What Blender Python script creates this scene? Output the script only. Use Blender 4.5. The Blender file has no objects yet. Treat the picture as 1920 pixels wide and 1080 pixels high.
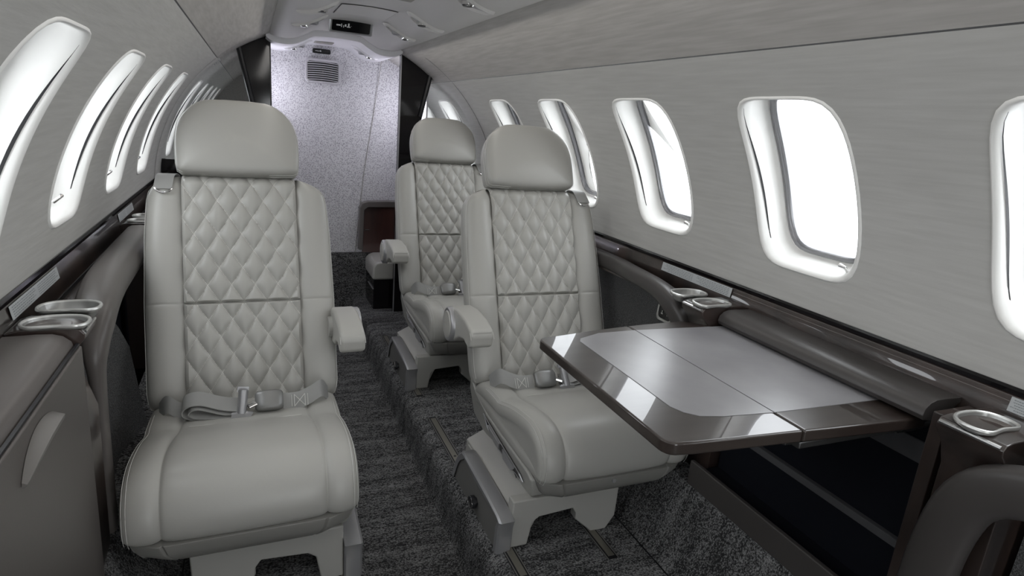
import bpy, math, random
from mathutils import Vector, Matrix
random.seed(7)
PI = math.pi
rad = math.radians
SC = bpy.context.scene
COL = SC.collection

# ---------------------------------------------------------------- camera
F_PX = 1141.5; YAW = .414; PITCH = -.2613; ROLL = .085
cam_d = bpy.data.cameras.new('camera'); cam = bpy.data.objects.new('camera', cam_d); COL.objects.link(cam)
cam_d.sensor_width = 36; cam_d.lens = F_PX / 1920 * 36; cam_d.clip_start = .01
fwd = Vector((math.sin(YAW)*math.cos(PITCH), math.cos(YAW)*math.cos(PITCH), math.sin(PITCH)))
rgt = Vector((math.cos(YAW), -math.sin(YAW), 0)); upv = rgt.cross(fwd)
r2 = rgt*math.cos(ROLL) + upv*math.sin(ROLL); u2 = -rgt*math.sin(ROLL) + upv*math.cos(ROLL)
m = Matrix((r2, u2, -fwd)).transposed().to_4x4(); m.translation = Vector((-.35, 0, 1.10))
cam.matrix_world = m
SC.camera = cam
SC.view_settings.view_transform = 'Standard'; SC.view_settings.look = 'None'
SC.view_settings.gamma = 1; SC.view_settings.use_curve_mapping = False
SC.view_settings.exposure = 0.58

# ---------------------------------------------------------------- world and large lamps
wd = bpy.data.worlds.new('world'); SC.world = wd; wd.use_nodes = True
bg = wd.node_tree.nodes['Background']; bg.inputs[0].default_value = (.95, .98, 1, 1); bg.inputs[1].default_value = 3.6
SC.cycles.max_bounces = 10; SC.cycles.diffuse_bounces = 6; SC.cycles.transparent_max_bounces = 12
SC.cycles.sample_clamp_indirect = 6; SC.cycles.use_denoising = True

def lamp(name, kind, loc, energy, color=(1, 1, 1), rot=(0, 0, 0), **kw):
    d = bpy.data.lights.new(name, kind); d.energy = energy; d.color = color
    for k, v in kw.items(): setattr(d, k, v)
    o = bpy.data.objects.new(name, d); COL.objects.link(o); o.location = loc; o.rotation_euler = rot
    return o
# the indirect wash strips along both edges of the overhead console and two hidden point lights added behind the lavatory dividers
for s in (-1, 1):
    lamp('wash_strip_light', 'AREA', (s*.25, 1.0, 1.345), 1.7, (1, .97, .93), (0, rad(-s*20), 0), shape='RECTANGLE', size=.05, size_y=3.6)
lamp('lavatory_fill_light', 'POINT', (.385, 3.06, 1.14), .9, (.90, .89, 1), shadow_soft_size=.04)
lamp('lavatory_fill_light', 'POINT', (-.285, 3.10, 1.16), .8, (.90, .89, 1), shadow_soft_size=.02)

# ---------------------------------------------------------------- materials
def mat(name, col, rough=.5, metal=0., spec=.5, coat=0., bump=None, vary=None, coatr=.03):
    mt = bpy.data.materials.new(name); mt.use_nodes = True
    nt = mt.node_tree; b = nt.nodes['Principled BSDF']
    b.inputs['Base Color'].default_value = (*col, 1); b.inputs['Roughness'].default_value = rough
    b.inputs['Metallic'].default_value = metal; b.inputs['Specular IOR Level'].default_value = spec
    b.inputs['Coat Weight'].default_value = coat; b.inputs['Coat Roughness'].default_value = coatr
    tc = nt.nodes.new('ShaderNodeTexCoord')
    def noise(scale, vec=(1, 1, 1), detail=3, src='Object'):
        mp = nt.nodes.new('ShaderNodeMapping'); mp.inputs['Scale'].default_value = vec
        nt.links.new(tc.outputs[src], mp.inputs['Vector'])
        n = nt.nodes.new('ShaderNodeTexNoise'); n.inputs['Scale'].default_value = scale; n.inputs['Detail'].default_value = detail
        nt.links.new(mp.outputs[0], n.inputs['Vector']); return n
    if bump:
        sc, vec, st, dist = bump
        n = noise(sc, vec); bp = nt.nodes.new('ShaderNodeBump')
        bp.inputs['Strength'].default_value = st; bp.inputs['Distance'].default_value = dist
        nt.links.new(n.outputs['Fac'], bp.inputs['Height']); nt.links.new(bp.outputs[0], b.inputs['Normal'])
    if vary:
        sc, vec, c2, lo, hi = vary
        n = noise(sc, vec, 5); r = nt.nodes.new('ShaderNodeValToRGB')
        r.color_ramp.elements[0].position = lo; r.color_ramp.elements[1].position = hi
        r.color_ramp.elements[0].color = (*col, 1); r.color_ramp.elements[1].color = (*c2, 1)
        nt.links.new(n.outputs['Fac'], r.inputs[0]); nt.links.new(r.outputs[0], b.inputs['Base Color'])
    return mt

LC = (.405, .398, .372)
M = {}
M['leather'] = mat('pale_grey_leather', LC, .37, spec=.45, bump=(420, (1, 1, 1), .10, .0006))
M['leather_shaded'] = mat('shaded_skirt_leather', (.23, .225, .21), .5, bump=(420, (1, 1, 1), .1, .0006))  # same leather as the cushion, its shade painted in as darker grey
M['shell'] = mat('grey_moulded_plastic', (.37, .365, .342), .42)
M['silver'] = mat('satin_silver_trim', (.42, .42, .43), .36, metal=.6)
M['plate'] = mat('grey_painted_plate', (.22, .215, .205), .42, metal=.3)
M['chrome'] = mat('polished_chrome', (.75, .75, .75), .12, metal=1)
M['cupmetal'] = mat('brushed_cup_metal', (.62, .62, .60), .32, metal=.7)
M['hatchgrey2'] = mat('grey_vent_plastic', (.50, .49, .51), .45)
M['hatchgrey'] = mat('grey_hatch_cover', (.33, .32, .29), .5)
M['cupshade'] = mat('shaded_cup_liner', (.36, .36, .35), .3, metal=.7)  # cup metal darkened, the shade inside the cup put into the colour
M['linen'] = mat('linen_wall_cloth', (.50, .495, .475), .75, spec=.2, bump=(220, (1, .10, 1), .3, .0008),
                 vary=(120, (1, .07, 1), (.57, .565, .545), .3, .75))
M['linen_up'] = mat('linen_headliner_cloth', (.42, .405, .385), .75, spec=.2, bump=(90, (1, .12, 1), .2, .001),
                    vary=(110, (1, .07, 1), (.50, .485, .465), .35, .7))
M['console'] = mat('overhead_console_plastic', (.62, .605, .59), .45)
M['console_white'] = mat('lavatory_ceiling_plastic', (.86, .85, .88), .4)
M['white'] = mat('white_window_plastic', (.90, .895, .87), .35)
M['gasket'] = mat('window_gasket', (.24, .24, .25), .2, metal=.6)
M['slot'] = mat('black_slot', (.01, .01, .012), .4)
M['black'] = mat('black_lacquer', (.007, .006, .007), .08, spec=.45)
M['taupe'] = mat('taupe_leather', (.105, .094, .088), .36, spec=.5, bump=(300, (1, 1, 1), .08, .0008))
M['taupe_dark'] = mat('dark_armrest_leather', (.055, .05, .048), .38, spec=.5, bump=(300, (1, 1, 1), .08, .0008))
M['fabric'] = mat('charcoal_side_fabric', (.045, .045, .046), .9, spec=.2, bump=(900, (1, 1, 1), .5, .002),
                  vary=(500, (1, 1, 1), (.17, .17, .17), .40, .68))
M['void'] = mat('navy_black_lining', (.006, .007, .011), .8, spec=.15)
M['strip'] = mat('grey_felt_strip', (.07, .07, .075), .9)
M['display'] = mat('display_glass', (.004, .004, .005), .1)
M['mark'] = mat('white_print', (.8, .8, .8), .6)
M['ink'] = mat('grey_print', (.25, .27, .28), .6)
M['placard'] = mat('pale_placard', (.50, .52, .53), .5)
M['web'] = mat('seat_belt_webbing', (.30, .30, .29), .55, bump=(900, (1, 1, 1), .2, .0008))
M['buckle'] = mat('satin_buckle_metal', (.24, .24, .235), .38, metal=.5)
M['thread'] = mat('white_thread', (.6, .6, .57), .7)
M['inlay'] = mat('table_leather_inlay', (.20, .197, .205), .30, spec=.7, vary=(9, (1, 1, 1), (.26, .256, .265), .3, .7))

def wood_mat(name, dark, light, coat=1.):
    mt = mat(name, dark, .35, coat=coat, spec=.5, vary=(14, (1, 1, .25), light, .3, .75), coatr=.02)
    return mt
M['wood'] = wood_mat('dark_lacquered_wood', (.012, .009, .008), (.055, .036, .030))
M['tablewood'] = mat('glossy_table_wood', (.022, .015, .013), .3, coat=.75, spec=.3, vary=(6, (.6, 5, 1), (.045, .036, .031), .3, .75), coatr=.01)
M['wood_red'] = wood_mat('reddish_wood', (.03, .012, .010), (.09, .035, .028))

def node(nt, t, **kw):
    n = nt.nodes.new(t)
    for k, v in kw.items(): setattr(n, k, v)
    return n
def math_n(nt, op, a, b=None, c=None):
    n = node(nt, 'ShaderNodeMath', operation=op)
    for i, v in enumerate((a, b, c)):
        if v is None: continue
        if isinstance(v, (int, float)): n.inputs[i].default_value = v
        else: nt.links.new(v, n.inputs[i])
    return n.outputs[0]

# carpet: knitted rows across the cabin
def carpet():
    mt = mat('grey_ribbed_carpet', (.06, .06, .062), .95, spec=.1); nt = mt.node_tree; b = nt.nodes['Principled BSDF']
    tc = node(nt, 'ShaderNodeTexCoord')
    def noise(scale, vec, det=2):
        mp = node(nt, 'ShaderNodeMapping'); mp.inputs['Scale'].default_value = vec
        nt.links.new(tc.outputs['Object'], mp.inputs[0])
        n = node(nt, 'ShaderNodeTexNoise'); n.inputs['Scale'].default_value = scale; n.inputs['Detail'].default_value = det
        nt.links.new(mp.outputs[0], n.inputs['Vector']); return n.outputs['Fac']
    fine = noise(380, (.8, 1.2, 1)); bands = noise(26, (.12, 1, .3), 4); mid = noise(110, (.25, 1.3, 1), 3)
    v = node(nt, 'ShaderNodeTexVoronoi'); v.inputs['Scale'].default_value = 210
    mp = node(nt, 'ShaderNodeMapping'); mp.inputs['Scale'].default_value = (.8, 1.3, 1)
    nt.links.new(tc.outputs['Object'], mp.inputs[0]); nt.links.new(mp.outputs[0], v.inputs['Vector'])
    s = math_n(nt, 'ADD', math_n(nt, 'MULTIPLY', fine, 1.2), math_n(nt, 'MULTIPLY', bands, .75))
    s = math_n(nt, 'ADD', s, math_n(nt, 'MULTIPLY', mid, .65))
    s = math_n(nt, 'SUBTRACT', s, math_n(nt, 'MULTIPLY', v.outputs['Distance'], .7))
    r = node(nt, 'ShaderNodeValToRGB'); e = r.color_ramp.elements
    e[0].position = .68; e[0].color = (.030, .030, .031, 1); e[1].position = 1.42; e[1].color = (.33, .33, .33, 1)
    sc = math_n(nt, 'MULTIPLY', s, 1 / 1.5)
    e[0].position = .50; e[1].position = .95
    nt.links.new(sc, r.inputs[0]); nt.links.new(r.outputs[0], b.inputs['Base Color'])
    bp = node(nt, 'ShaderNodeBump'); bp.inputs['Strength'].default_value = .8; bp.inputs['Distance'].default_value = .004
    nt.links.new(s, bp.inputs['Height']); nt.links.new(bp.outputs[0], b.inputs['Normal'])
    return mt
M['carpet'] = carpet()

# speckled bulkhead panel
def speckle():
    mt = mat('speckled_bulkhead_cloth', (.6, .6, .6), .7, spec=.2); nt = mt.node_tree; b = nt.nodes['Principled BSDF']
    tc = node(nt, 'ShaderNodeTexCoord')
    v = node(nt, 'ShaderNodeTexVoronoi'); v.inputs['Scale'].default_value = 200; v.inputs['Randomness'].default_value = .8
    mp = node(nt, 'ShaderNodeMapping'); mp.inputs['Scale'].default_value = (1, .01, .8)
    n = node(nt, 'ShaderNodeTexNoise'); n.inputs['Scale'].default_value = 60
    mx = node(nt, 'ShaderNodeMixRGB'); mx.inputs[0].default_value = .012
    nt.links.new(tc.outputs['Object'], mp.inputs[0]); nt.links.new(mp.outputs[0], n.inputs['Vector'])
    nt.links.new(mp.outputs[0], mx.inputs[1]); nt.links.new(n.outputs['Color'], mx.inputs[2]); nt.links.new(mx.outputs[0], v.inputs['Vector'])
    r = node(nt, 'ShaderNodeValToRGB'); e = r.color_ramp.elements
    e[0].position = .26; e[0].color = (.30, .29, .32, 1); e[1].position = .50; e[1].color = (.66, .655, .67, 1)
    nt.links.new(v.outputs['Distance'], r.inputs[0]); nt.links.new(r.outputs[0], b.inputs['Base Color'])
    return mt
M['speckle'] = speckle()

# quilted leather with a dashed thread along every seam (UV holds the two diamond coordinates)
def quilt_mat():
    mt = mat('quilted_pale_leather', LC, .37, spec=.45, bump=(420, (1, 1, 1), .10, .0006)); nt = mt.node_tree; b = nt.nodes['Principled BSDF']
    uv = node(nt, 'ShaderNodeUVMap'); uv.uv_map = 'UVMap'
    sp = node(nt, 'ShaderNodeSeparateXYZ'); nt.links.new(uv.outputs[0], sp.inputs[0])
    def line(a, o):
        f = math_n(nt, 'FRACT', a); d = math_n(nt, 'ABSOLUTE', math_n(nt, 'SUBTRACT', f, .5))
        on = math_n(nt, 'GREATER_THAN', d, .478)
        dash = math_n(nt, 'GREATER_THAN', math_n(nt, 'SINE', math_n(nt, 'MULTIPLY', o, 2*PI*13)), -.2)
        groove = math_n(nt, 'GREATER_THAN', d, .455)
        return math_n(nt, 'MULTIPLY', on, dash), groove
    l1, g1 = line(sp.outputs[0], sp.outputs[1]); l2, g2 = line(sp.outputs[1], sp.outputs[0])
    th = math_n(nt, 'MAXIMUM', l1, l2)
    m1 = node(nt, 'ShaderNodeMixRGB'); m1.inputs[1].default_value = (*LC, 1); m1.inputs[2].default_value = (.60, .59, .55, 1)
    nt.links.new(th, m1.inputs[0]); nt.links.new(m1.outputs[0], b.inputs['Base Color'])
    return mt
M['quilt'] = quilt_mat()

# thin window pane: lets light straight through, faint mirror reflection
def pane_mat():
    mt = bpy.data.materials.new('acrylic_pane'); mt.use_nodes = True; nt = mt.node_tree; nt.nodes.clear()
    o = node(nt, 'ShaderNodeOutputMaterial'); mx = node(nt, 'ShaderNodeMixShader'); t = node(nt, 'ShaderNodeBsdfTransparent')
    g = node(nt, 'ShaderNodeBsdfGlossy'); g.inputs['Roughness'].default_value = .02
    fr = node(nt, 'ShaderNodeFresnel'); fr.inputs[0].default_value = 1.12
    t.inputs[0].default_value = (.97, .98, 1, 1)
    nt.links.new(fr.outputs[0], mx.inputs[0]); nt.links.new(t.outputs[0], mx.inputs[1]); nt.links.new(g.outputs[0], mx.inputs[2])
    nt.links.new(mx.outputs[0], o.inputs[0]); return mt
M['pane'] = pane_mat()

# ---------------------------------------------------------------- mesh helpers
class MB:
    def __init__(s): s.v = []; s.f = []; s.uv = None
    def add(s, vs, fs):
        k = len(s.v); s.v += [tuple(p) for p in vs]; s.f += [tuple(i + k for i in f) for f in fs]; return s
    def box(s, a, b):
        x0, y0, z0 = a; x1, y1, z1 = b
        return s.add([(x0,y0,z0),(x1,y0,z0),(x1,y1,z0),(x0,y1,z0),(x0,y0,z1),(x1,y0,z1),(x1,y1,z1),(x0,y1,z1)],
                     [(3,2,1,0),(4,5,6,7),(0,1,5,4),(1,2,6,5),(2,3,7,6),(3,0,4,7)])
    def prism(s, poly, fn0, fn1):
        """polygon of 2D points, lifted by two functions to the two caps"""
        n = len(poly); a = [fn0(*p) for p in poly]; b = [fn1(*p) for p in poly]
        return s.add(a + b, [tuple(range(n))[::-1], tuple(range(n, 2*n))] + [(i, (i+1) % n, n+(i+1) % n, n+i) for i in range(n)])
    def loft(s, rows, closed=False, cap=False):
        n = len(rows[0]); vs = [p for r in rows for p in r]; fs = []
        for i in range(len(rows)-1):
            for j in range(n if closed else n-1):
                a = i*n+j; b = i*n+(j+1) % n; fs.append((a, b, b+n, a+n))
        if cap: fs += [tuple(range(n))[::-1], tuple(range((len(rows)-1)*n, len(rows)*n))]
        return s.add(vs, fs)
    def tube(s, path, r, seg=10, cap=True, flat=None):
        rows = []; n = len(path); P = [Vector(p) for p in path]
        ref = Vector((0, 0, 1))
        for i, p in enumerate(P):
            t = (P[min(i+1, n-1)] - P[max(i-1, 0)]).normalized()
            rf = ref if abs(t.dot(ref)) < .95 else Vector((1, 0, 0))
            u = t.cross(rf).normalized(); w = u.cross(t).normalized()
            ri = r[i] if isinstance(r, (list, tuple)) else r
            ra, rb = (ri, ri) if flat is None else (ri, ri*flat)
            rows.append([p + u*ra*math.cos(2*PI*k/seg) + w*rb*math.sin(2*PI*k/seg) for k in range(seg)])
        return s.loft(rows, True, cap)
    def cyl(s, a, b, r, seg=20):
        return s.tube([a, b], r, seg)
    def ribbon(s, path, wdir, wid, th=.0015):
        P = [Vector(p) for p in path]; W = Vector(wdir).normalized(); rows = []
        for i, p in enumerate(P):
            t = (P[min(i+1, len(P)-1)] - P[max(i-1, 0)]).normalized(); n = t.cross(W).normalized()
            w = W*wid/2; h = n*th/2
            rows.append([p-w-h, p+w-h, p+w+h, p-w+h])
        return s.loft(rows, True, True)
    def xf(s, f): s.v = [tuple(f(*p)) for p in s.v]; return s
    def build(s, name, mt, parent=None, smooth=True, bevel=0, sub=0, seg=2, angle=35):
        me = bpy.data.meshes.new(name); me.from_pydata(s.v, [], s.f)
        me.materials.append(mt if not isinstance(mt, str) else M[mt])
        import bmesh
        bm = bmesh.new(); bm.from_mesh(me); bmesh.ops.recalc_face_normals(bm, faces=bm.faces); bm.to_mesh(me); bm.free()
        o = bpy.data.objects.new(name, me); COL.objects.link(o)
        if parent: o.parent = parent
        if smooth: me.polygons.foreach_set('use_smooth', [True]*len(me.polygons))
        if bevel:
            b = o.modifiers.new('bevel', 'BEVEL'); b.width = bevel; b.segments = seg; b.limit_method = 'ANGLE'; b.angle_limit = rad(angle)
            b.harden_normals = True
        if sub:
            b = o.modifiers.new('sub', 'SUBSURF'); b.levels = sub; b.render_levels = sub
        elif smooth and not bevel:
            try: me.set_sharp_from_angle(angle=rad(40))
            except Exception: pass
        return o
def empty(name, loc=(0, 0, 0)):
    o = bpy.data.objects.new(name, None); COL.objects.link(o); o.location = loc; o.empty_display_size = .05; return o
def tag(o, label=None, cat=None, group=None, kind=None):
    if label: o['label'] = label
    if cat: o['category'] = cat
    if group: o['group'] = group
    if kind: o['kind'] = kind
    return o
def struct(o): o['kind'] = 'structure'; return o
def lerp(a, b, t): return a + (b-a)*t
def smooth_path(pts, n=6):
    """Catmull-Rom through points"""
    out = []; P = [Vector(p) for p in pts]
    for i in range(len(P)-1):
        p0 = P[max(i-1, 0)]; p1 = P[i]; p2 = P[i+1]; p3 = P[min(i+2, len(P)-1)]
        for k in range(n):
            t = k/n
            out.append(.5*((2*p1) + (p2-p0)*t + (2*p0-5*p1+4*p2-p3)*t*t + (3*p1-p0-3*p2+p3)*t**3))
    out.append(P[-1]); return out

# ---------------------------------------------------------------- cabin shell
R = .71; ZC = .723
YF = -1.3; YB = 3.35; YE = 5.6   # forward end (open towards the door and cockpit), aft bulkhead
AC_S = {1: 0., -1: -1.2}
def cy(s, a, y, r=R): return (s*r*math.cos(rad(a)), y, ZC + r*math.sin(rad(a)))
A_SILL, A_SEAM, A_TOP = 4.2, 49.1, 67.0
WIN = {1: [-.545, -.065, .415, .894, 1.372, 1.85, 2.318, 3.07, 3.55, 4.03, 4.51, 4.99],
       -1: [-.54, -.03, .475, .965, 1.455, 1.945, 2.43, 3.19, 3.67, 4.15, 4.63, 5.11]}
RING = {1: 2.70, -1: 2.80}
def win_loop(y, a):
    """fits a direction (unit square coords) to the rounded barrel window outline; y,a in window-relative metres"""
    HY, HA, rc, pw = .121, .186, 0, 5.4
    k = (abs(y/HY)**pw + abs(a/HA)**pw) ** (-1/pw)
    yy = y*k; aa = a*k
    yy *= 1 + .05*(1-(aa/HA)**2)
    return yy, aa
A_C = 25.7
def sidewall(s):
    side = 'right' if s > 0 else 'left'
    cells = WIN[s]
    W2 = .155
    A0, A1 = 6.2, 45.4
    # grid columns
    ys = []
    edges = [YF]
    for c in cells: edges += [c-W2, c+W2]
    edges += [YE]
    col_win = []
    for i in range(len(edges)-1):
        iswin = i % 2 == 1; n = 8 if iswin else 2
        for k in range(n):
            ys.append(lerp(edges[i], edges[i+1], k/n)); col_win.append(iswin)
    ys.append(YE)
    # insert the ring joint column
    rows = [A_SILL, A0] + [lerp(A0, A1, k/12) for k in range(1, 13)] + [A_SEAM-.13]
    row_win = [False] + [True]*12 + [False]
    mb = MB(); idx = {}
    for j, a in enumerate(rows):
        for i, y in enumerate(ys):
            idx[i, j] = len(mb.v); mb.v.append(cy(s, a, y))
    for j in range(len(rows)-1):
        for i in range(len(ys)-1):
            if col_win[i] and row_win[j]: continue
            mb.f.append((idx[i, j], idx[i+1, j], idx[i+1, j+1], idx[i, j+1]))
    frames = []
    wi = 0; i = 0
    while i < len(ys)-1:
        if not col_win[i]: i += 1; continue
        i0, i1 = i, i+8; j0, j1 = 1, 13
        bd = [(k, j0) for k in range(i0, i1)] + [(i1, k) for k in range(j0, j1)] + [(k, j1) for k in range(i1, i0, -1)] + [(i0, k) for k in range(j1, j0, -1)]
        yc = cells[wi]
        bp = [(ys[a]-yc, (rows[b]-A_C)*rad(1)*R) for a, b in bd]
        prev = [idx[b] for b in bd]
        # refine the outline: three rings from cell border to the opening
        for t in (.35, .7, .9, 1.0):
            ring = []
            for (py, pa) in bp:
                oy, oa = win_loop(py, pa)
                yy = lerp(py, oy, t); aa = lerp(pa, oa, t)
                ring.append(len(mb.v)); mb.v.append(cy(s, A_C + AC_S[s] + math.degrees(aa/R), yc+yy))
            n = len(ring)
            for k in range(n): mb.f.append((prev[k], prev[(k+1) % n], ring[(k+1) % n], ring[k]))
            prev = ring
        i = i1; wi += 1
    o = mb.build('wall_'+side, 'linen'); struct(o)
    # upper side panel
    mb = MB(); n = 8
    mb.loft([[cy(s, lerp(A_SEAM+.13, A_TOP+2, k/n), y) for k in range(n+1)] for y in (YF, 0, 1.5, YE)])
    o = mb.build('wall_%s_upper' % side, 'linen_up'); o.name = 'wall_%s_upper' % side; struct(o)
    # dark reveal behind the seam, and the joint hoop
    mb = MB(); mb.loft([[cy(s, a, y, R+.004) for a in (A_SEAM-.8, A_SEAM, A_SEAM+.8)] for y in (YF, YE)])
    mb.loft([[cy(s, lerp(A_SILL-4, A_SEAM+12, k/24), y, r) for k in range(25)] for y, r in ((RING[s]-.0025, R-.0006), (RING[s]+.0025, R-.0006))])
    struct(mb.build('trim_1' if s > 0 else 'trim_2', 'slot'))
    # raised pad of the joint: soft band slightly inside the wall aft of the hoop
    mb = MB(); mb.loft([[cy(s, lerp(A_SILL, A_SEAM, k/20), y, r) for k in range(21)] for y, r in ((RING[s]+.003, R), (RING[s]+.02, R-.004), (RING[s]+.13, R-.004), (RING[s]+.15, R))])
    struct(mb.build('trim_3' if s > 0 else 'trim_4', 'linen'))
sidewall(1); sidewall(-1)

def window(s, yc, num):
    N = 64
    def loop(scale, r, grow=0):
        pts = []
        for k in range(N):
            t = 2*PI*k/N; c, d = math.cos(t), math.sin(t)
            yy, aa = win_loop(c*.12, d*.18)
            yy *= (scale + grow/.121); aa *= (scale + grow/.186)
            pts.append(cy(s, A_C + AC_S[s] + math.degrees(aa/R), yc+yy, r))
        return pts
    mb = MB()
    mb.loft([loop(1, R+.006, .004), loop(1, R+.0005, .0045), loop(1, R-.002, .003), loop(1, R-.003, .001), loop(1, R-.002, -.002), loop(1, R+.004, -.006), loop(1, R+.02, -.009),
             loop(1, R+.04, -.011), loop(1, R+.060, -.016), loop(1, R+.063, -.020)], True)
    w = mb.build('window_%d' % num, 'white'); struct(w)
    mb = MB(); mb.loft([loop(1, R+.0625, -.017), loop(1, R+.058, -.020), loop(1, R+.058, -.026), loop(1, R+.064, -.029), loop(1, R+.07, -.029)], True)
    mb.build('window_gasket', 'gasket', w)
    mb = MB(); rings = [loop(q, R+.066, -.027*q) for q in (1, .01)]; mb.loft(rings, True); mb.build('window_pane', 'pane', w)
    # slot of the pleated shade in the far reveal
    mb = MB(); n = 16
    def slot(r, a, extra): 
        yy, aa = win_loop(1*.12, math.sin(rad(a))*.18/ max(.2, math.cos(rad(a))))
        return cy(s, A_C + AC_S[s] + math.degrees(aa/R), yc+yy-.0075-.10*(r-R)+extra-.0012, r)
    rs = lambda k: R + lerp(.017, .003, k/n)
    mb.loft([[slot(rs(k), -46+92*k/n, .0008) for k in range(n+1)], [slot(rs(k)+.0045*math.sin(PI*min(1, (k+.5)/n*1.0)), -46+92*k/n, .0002) for k in range(n+1)]])
    mb.build('shade_slot', 'slot', w)
    # small shade latch in the lower forward corner
    mb = MB(); p = Vector(cy(s, A_C-13.6, yc-.085 if s > 0 else yc+.01, R+.022)); q = p + Vector((-s*.012, 0, .010))
    mb.tube([p, q, q+Vector((0, .012, .002))], [.0035, .003, .004], 10)
    mb.build('shade_latch', 'chrome', w)
    return w
num = 1
for s in (1, -1):
    for yc in WIN[s]:
        window(s, yc, num); num += 1

# portals so the daylight is sampled well
for s in (1, -1):
    for yc in WIN[s][:7]:
        p = cy(s, A_C, yc, R+.09)
        l = lamp('window_daylight', 'AREA', p, 1, shape='RECTANGLE', size=.27, size_y=.40)
        d = Vector((-s*math.cos(rad(A_C)), 0, -math.sin(rad(A_C))))
        l.rotation_euler = d.to_track_quat('-Z', 'Y').to_euler(); l.data.cycles.is_portal = True
l = lamp('door_daylight', 'AREA', (0, YF-.02, .72), 1, shape='RECTANGLE', size=1.4, size_y=1.45); l.data.cycles.is_portal = True
l.rotation_euler = Vector((0, 1, 0)).to_track_quat('-Z', 'Y').to_euler()

# outer hull below the sill and above the console keeps the sky out
def hull():
    mb = MB(); n = 30
    rows = []
    for y in (YF, YE):
        rows.append([cy(1, lerp(A_SILL+1, -90, k/n), y, R+.012+.02*min(1, k/6)) for k in range(n+1)] + [cy(-1, lerp(-90, A_SILL+1, k/n), y, R+.012+.02*min(1, (n-k)/6)) for k in range(n+1)])
    rows = [[(max(-.715, min(.715, x*(1.0 if z > .55 else 1.0+.9*min(1, (.55-z)/.2)))), y, max(z, -.02) if z > .30 else lerp(.30, -.02, min(1, (.30-z)/.1))) for x, y, z in r] for r in rows]
    mb.loft(rows); struct(mb.build('trim_5', 'void'))
    mb = MB(); mb.loft([[cy(1, lerp(A_TOP-1, 90+23+1, k/16), y, R+.015) for k in range(17)] for y in (YF, YE)])
    struct(mb.build('trim_6', 'console'))
hull()
def unseen_forward_bulkhead():  # unseen, added to cut the bright light from the open forward end
    mb = MB(); n = 24; o_ = []; i_ = []
    inn = [(-.26, 0), (-.26, .6), (-.26, 1.05), (-.20, 1.15), (0, 1.18), (.20, 1.15), (.26, 1.05), (.26, .6), (.26, 0)]
    out = [(-.72, -.02), (-.72, .6), (-.62, 1.1), (-.42, 1.33), (0, 1.45), (.42, 1.33), (.62, 1.1), (.72, .6), (.72, -.02)]
    mb.loft([[(x, YF-.01, z) for x, z in out], [(x, YF-.01, z) for x, z in inn]])
    struct(mb.build('wall_forward_unseen', 'linen_up', smooth=False))
unseen_forward_bulkhead()

# ---------------------------------------------------------------- overhead console (ceiling)
CP = [(.283, 1.388), (.262, 1.374), (.235, 1.368), (.20, 1.367), (.165, 1.374), (.13, 1.391), (.105, 1.406), (.08, 1.412), (0, 1.415)]
CPF = [(x, z) for x, z in CP] + [(-x, z) for x, z in reversed(CP[:-1])]
def console(y0, y1, mt, name, dz=0):
    mb = MB()
    path = [tuple(p) for p in smooth_path([(x, 0, z+dz) for x, z in CPF], 4)]
    path = [(p[0], p[2]) for p in path]
    rows = [[(x, y, z+.0) for x, z in path] for y in (y0, lerp(y0, y1, .5), y1-.012)]
    rows.append([(x*.998, y1-.004, z+.003) for x, z in path]); rows.append([(x*.99, y1, z+.010) for x, z in path]); rows.append([(x*.95, y1+.002, z+.05) for x, z in path])
    if dz: rows.insert(0, [(x, y0, z+.045) for x, z in path])
    mb.loft(rows); return struct(mb.build(name, mt))
console(YF, 2.86, 'console', 'ceiling')
console(2.864, YB, 'console_white', 'ceiling_lavatory', -.022)

def console_z(x, dz=0):
    x = abs(x)
    for (xa, za), (xb, zb) in zip(CP, CP[1:]):
        if xb <= x <= xa: return lerp(za, zb, (xa-x)/(xa-xb)) + dz
    return CP[-1][1] + dz

def reading_light(x, y, sx, label, lav=False, two=True, tilt=.0):
    """teardrop shaped recess with a swivelling lens and an air nozzle"""
    t = empty('reading_light', (x, y, console_z(x, -.022 if lav else 0)))
    dz = -.022 if lav else 0
    def pt(u, v, off):                      # u along teardrop (x), v along cabin
        X = x + sx*u; return (X - x, v, console_z(X, dz) - off - t.location.z)
    def tear(scale, off, n=36):
        out = []
        for k in range(n):
            a = 2*PI*k/n; r = .026*(1-.30*math.cos(a))
            out.append(pt(.052*scale*math.cos(a)-.004, r*scale*math.sin(a), off))
        return out
    m_ = 'console_white' if lav else 'console'
    mb = MB(); mb.loft([tear(1.18, .0), tear(1.12, .005), tear(1.04, .0085), tear(.93, .0085), tear(.86, .004), tear(.84, .0012)], True)
    mb.build('bezel', m_, t)
    mb = MB(); mb.loft([tear(.86, .0015), tear(.5, .0012), tear(.02, .0012)], True); mb.build('dish', 'hatchgrey2', t)
    for i, (u, r, mt_) in enumerate([(-.016, .013, 'slot'), (.016, .011, 'chrome')][:2 if two else 1]):
        c = Vector(pt(u, 0, .001)); 
        mb = MB(); rows = []
        for rr, h in ((r*1.3, .0), (r*1.25, .008), (r*1.05, .0105), (r*.9, .010), (r*.85, .006), (r*.02, .006)):
            rows.append([c + Vector((rr*math.cos(2*PI*k/20), rr*math.sin(2*PI*k/20), -h)) for k in range(20)])
        mb.loft(rows, True); ring = mb.build('lens_ring' if i else 'air_nozzle', 'chrome' if not two or i else 'silver', t)
        mb = MB(); mb.loft([[c + Vector((q*math.cos(2*PI*k/20), q*math.sin(2*PI*k/20), -.0108)) for k in range(20)] for q in (r*.92, r*.02)], True)
        mb.build('lens' if i else 'nozzle_opening', mt_, ring)
    tag(t, label, 'reading light', 'reading lights and air nozzles in the ceiling')
    return t
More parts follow.
